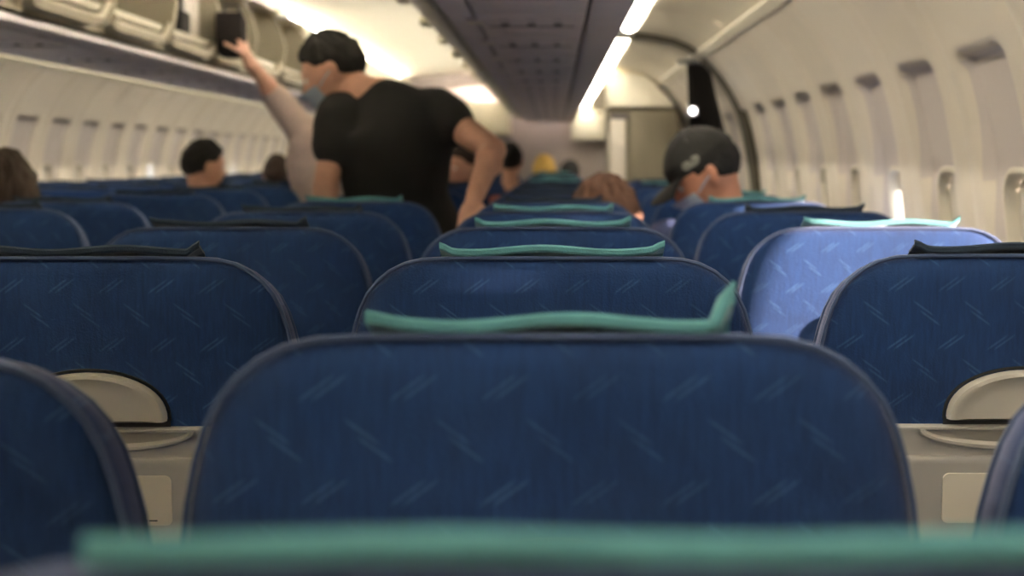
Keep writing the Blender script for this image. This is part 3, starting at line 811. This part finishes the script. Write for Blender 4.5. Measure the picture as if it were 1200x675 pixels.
def person(J, label, skin='skin', top='tgrey', legs='jeans', hair=('hairb', 'short'), face=(0, 1, 0), headup=(0, 0, 1), fine=.009, handsN=None, seated=True, sleeve=.62, group=None, curl=.5, mask=False, extras=None, hsc=1.0, shirt_g=.011):
    b = MB(); V = {k: Vector(v) for k, v in J.items()}
    torso(b, V['pel'], V['waist'], V['chest'], V['neck'], V['shL'], V['shR'])
    R = rot_to(face, headup)
    b.capsule(V['neck'] - (V['head'] - V['neck']).normalized() * .04, V['head'] - R @ Vector((0, .015, .05)), .057, .054, 16)
    add_head(b, V['head'], R, hsc)
    for s in 'LR':
        b.capsule(V['sh' + s], V['el' + s], .050, .039, 14); b.capsule(V['el' + s], V['wr' + s], .040, .026, 14)
        m_ = V['el' + s].lerp(V['wr' + s], .25); b.ell(m_, (.043, .043, .05))
        d = V['wr' + s] - V['el' + s]; d2, n2 = (handsN or {}).get(s, (d, (0, 0, -1)))
        hand(b, V['wr' + s] + d.normalized() * .01, d2, n2, 1 if s == 'L' else -1, curl)
        b.capsule(V['hip' + s], V['kn' + s], .082, .058, 16); b.capsule(V['kn' + s], V['an' + s], .058, .040, 14)
        f = V['an' + s] + Vector((0, .05, -.03)); b.ell(f, (.042, .11, .038))
    me = remesh(b, fine, 2); me.materials.append(M_[skin])
    o = obj('person', me); tag(o, label, 'person', group)
    obj('tshirt', tee(V['pel'], V['waist'], V['chest'], V['neck'], V['shL'], V['shR'], V['elL'], V['elR'], shirt_g, sleeve, max(.010, fine), top), o)
    t = MB(); torso_low = V['pel'] - (V['waist'] - V['pel']) * .1
    t.ell(torso_low, (.165, .125, .13))
    for s in 'LR':
        t.capsule(V['hip' + s], V['kn' + s], .094, .070, 16); t.capsule(V['kn' + s], V['an' + s].lerp(V['kn' + s], .06), .070, .058, 14)
        sh = MB().ell(V['an' + s] + Vector((0, .055, -.035)), (.050, .135, .045)); obj('shoe', sh, o, 'shoe')
    tm = remesh(t, .013, 3); tm.materials.append(M_[legs]); obj('trousers', tm, o)
    if hair:
        hm = hair_mesh(V['head'], R, k_short if hair[1] == 'short' else k_full, .012 if hair[1] == 'short' else .028, hair[0], .006 if hair[1] == 'short' else .009, hsc, len(label))
        obj('hair', hm, o)
    eyes(o, V['head'], R)
    if mask:
        mb = MB(); nu = 22; rows = []
        for i in range(13):
            th = PI * (.555 + .34 * i / 12)
            w_ = 1.12 - .25 * abs(i / 12 - .45)
            rows.append([V['head'] + R @ head_pt(th, PI / 2 + w_ * (-1 + 2 * k / nu), .008 + .006 * math.exp(-((k / nu - .5) * 6) ** 2)) for k in range(nu + 1)])
        th_ = R @ Vector((0, .004, 0))
        mb.loft([r + [p - th_ for p in reversed(r)] for r in rows])
        mk = obj('face_mask', mb, o, 'mask')
        for s in (-1, 1):
            mb = MB().tube([V['head'] + R @ Vector((s * .068, .045, -.03)), V['head'] + R @ Vector((s * .082, .01, -.012)), V['head'] + R @ Vector((s * .086, -.028, .004))], .0025, 6); obj('ear_loop', mb, mk, 'mask')
    if extras: extras(o, V, R)
    return o

def seated(x, y, label, dz=0, lean=(0, 0), face=(0, 1, 0), **k):
    """someone sitting upright in a seat whose back stands at y"""
    lx, ly = lean
    J = dict(pel=(x, y + .33, .58), waist=(x + lx * .2, y + .31 + ly * .2, .76), chest=(x + lx * .55, y + .27 + ly * .55, .93 + dz * .5),
             neck=(x + lx * .85, y + .245 + ly * .85, 1.085 + dz), shL=(x - .185 + lx * .75, y + .26 + ly * .75, 1.02 + dz), shR=(x + .185 + lx * .75, y + .26 + ly * .75, 1.02 + dz),
             head=(x + lx, y + .26 + ly, 1.225 + dz), elL=(x - .215 + lx * .5, y + .33, .77), elR=(x + .215 + lx * .5, y + .33, .77), wrL=(x - .15, y + .55, .66), wrR=(x + .15, y + .55, .66),
             hipL=(x - .09, y + .36, .57), hipR=(x + .09, y + .36, .57), knL=(x - .10, y + .76, .57), knR=(x + .10, y + .76, .57), anL=(x - .10, y + .74, .10), anR=(x + .10, y + .74, .10))
    return person(J, label, face=face, **k)

# standing man in the black T-shirt, bent over between the seat rows
Yb = 4.66
def A(px, py, Y=Yb): return tuple(at(px, py, Y))
J = dict(pel=(-.44, 4.72, .95), waist=A(466, 235, 4.70), chest=A(460, 164, 4.66), neck=A(424, 106, 4.66), shL=A(398, 138, 4.64), shR=A(512, 132, 4.66), head=A(391, 84, 4.70),
         elL=A(384, 205, 4.60), elR=A(578, 176, 4.52), wrL=A(376, 268, 4.66), wrR=A(556, 232, 4.24),
         hipL=(-.53, 4.75, .90), hipR=(-.35, 4.75, .90), knL=(-.53, 4.80, .50), knR=(-.35, 4.80, .50), anL=(-.53, 4.80, .08), anR=(-.35, 4.80, .08))
man = person(J, 'standing person in black T-shirt bending over with a hand on a seat', 'skin', 'tblack', 'jeans', ('hairb', 'short'), face=(-.86, .10, -.42), headup=(-.25, 0, 1),
             fine=.0065, handsN={'R': ((-.10, -.35, -.75), (-.2, -.6, .2)), 'L': ((0, .1, -1), (1, 0, 0))}, sleeve=(.50, .28), mask=True, shirt_g=.018)

# person in pale clothes standing in the aisle behind, arm up in the open bin
Yw = 6.85
def B(px, py, Y=Yw): return tuple(at(px, py, Y))
J = dict(pel=(-1.02, Yw, .93), waist=(-1.02, Yw, 1.08), chest=(-1.03, Yw, 1.22), neck=(-1.00, Yw, 1.42), shL=B(350, 150), shR=(-.84, Yw, 1.36), head=(-.93, Yw + .03, 1.55),
         elL=B(322, 112, 6.82), elR=(-.79, Yw + .02, 1.08), wrL=B(291, 70, 6.70), wrR=(-.80, Yw + .15, .86),
         hipL=(-1.11, Yw, .88), hipR=(-.94, Yw, .88), knL=(-1.10, Yw + .02, .48), knR=(-.94, Yw + .02, .48), anL=(-1.10, Yw, .08), anR=(-.94, Yw, .08))
person(J, 'person in pale pink and cream clothes in the aisle, arm raised into the bin', 'skin', 'tpink', 'khaki', ('hairbr', 'short'), face=(-.6, .7, .1), fine=.006,
       handsN={'L': ((-.25, -.1, .9), (-.9, .3, 0)), 'R': ((0, .1, -1), (-1, 0, 0))}, sleeve=.95, curl=.38, group=None)
bp = at(273, 42, 6.70)
bg_ = tag(empty('handbag', tuple(bp)), 'small dark bag held up in the raised hand at the open bin', 'bag')
obj('body', MB().box(-.072, .060, -.05, .05, -.10, .105, .045), bg_, 'luggd'); obj('flap', MB().box(-.066, .054, -.058, -.046, -.02, .10, .005), bg_, 'luggd')
obj('strap', MB().tube([(-.04, 0, .095), (-.035, 0, .135), (.025, 0, .135), (.03, 0, .095)], .008), bg_, 'dark')

# person in the black cap
def cap_extra(o, V, R):
    c = V['head']
    me = hair_mesh(c, R, lambda th, ph: (1.46 if math.sin(ph) < .2 else 1.34 + .0 * ph) - th, .022, 'cap', .0015, 1.0, 3)
    me.name = 'cap'; cp = obj('cap', me, o)
    br = MB(); rows = []
    for i in range(9):
        f = i / 8; row = []
        for k in range(21):
            a = PI * (.16 + .68 * k / 20)
            r0 = Vector((.092 * math.cos(a), .085 * math.sin(a) + .012, .030)); out = Vector((.0, .085 * math.sin(a) ** .6, -.018 * f - .010 * abs(math.cos(a)) * 2))
            row.append(c + R @ (r0 + out * f))
        rows.append(row)
    th_ = R @ Vector((0, 0, .004)); br.loft([r + [p + th_ for p in reversed(r)] for r in rows]); obj('brim', br, cp, 'cap')
    lg = MB()
    for j, (yy, zz, ry, rz) in enumerate(((.030, .052, .015, .013), (.000, .056, .013, .011), (.014, .045, .020, .005))):
        lg.ell(c + R @ Vector((-.0905, yy, zz)), (.004, ry, rz), R)
    obj('cap_emblem', lg, cp, 'logo'); obj('cap_button', MB().ell(c + R @ Vector((0, 0, .143)), (.008, .008, .005), R), cp, 'cap')
hc = at(828, 204, 4.36)
J = dict(pel=(.50, 4.44, .58), waist=(.50, 4.44, .76), chest=(.52, 4.41, .93), neck=(hc.x + .055, 4.36, hc.z - .125), shL=(.33, 4.36, 1.015), shR=(.69, 4.38, 1.01), head=tuple(hc),
         elL=(.30, 4.45, .77), elR=(.73, 4.45, .77), wrL=(.38, 4.66, .66), wrR=(.64, 4.66, .66), hipL=(.43, 4.46, .57), hipR=(.61, 4.46, .57), knL=(.42, 4.80, .57), knR=(.62, 4.80, .57), anL=(.42, 4.78, .1), anR=(.62, 4.78, .1))
person(J, 'seated person in a black cap looking down by the right wall', 'skin2', 'tblue', 'jeans', ('hairb', 'short'), face=(-.80, .12, -.52), headup=(-.45, 0, 1), fine=.0065, extras=cap_extra, mask=True)

# the rest of the passengers
p4 = at(708, 265, 4.33)
seated(p4.x, 4.09, 'person with auburn hair just over the middle seat, left of the black cap', dz=p4.z - 1.225, hair=('hairau', 'long'), top='tgrey', fine=.011)
p7 = at(241, 196, 7.02)
seated(p7.x, 6.62, 'person with short black hair at the left, face turned right', dz=p7.z - 1.225, face=(.75, .6, -.1), hair=('hairb', 'short'), top='tgrey', fine=.010, lean=(0, .1))
p8 = at(8, 232, 4.60)
seated(p8.x, 4.30, 'person with brown hair cut off by the left edge of the photo', dz=p8.z - 1.225, face=(.1, 1, 0), hair=('hairbr', 'long'), top='tblue', fine=.011)
p5 = at(598, 190, 10.2)
seated(p5.x, 9.88, 'dark-haired person far down the cabin, right of the bent arm', dz=p5.z - 1.225, hair=('hairb', 'short'), top='tred', fine=.013)
p6 = at(668, 205, 13.2)
seated(p6.x, 12.85, 'dark-haired person farthest away, barely over the seat tops', dz=p6.z - 1.225, hair=('hairb', 'short'), top='tgrey', fine=.014)
p9 = at(638, 200, 13.8)
seated(p9.x, 13.5, 'person with golden blond hair far down the cabin', dz=p9.z - 1.225, hair=('hairbl', 'long'), top='twhite', fine=.014)
p10 = at(546, 198, 8.0)
seated(p10.x, 7.65, 'person in dull red seen between the black T-shirt and bent arm', dz=p10.z - 1.225, hair=('hairbr', 'short'), top='tred', face=(-.7, -.5, 0), fine=.012, skin='skin')
p11 = at(326, 205, 9.6)
seated(p11.x, 9.3, 'dark-haired person left of the person in cream trousers', dz=p11.z - 1.225, hair=('hairbr', 'short'), top='tgrey', fine=.014)
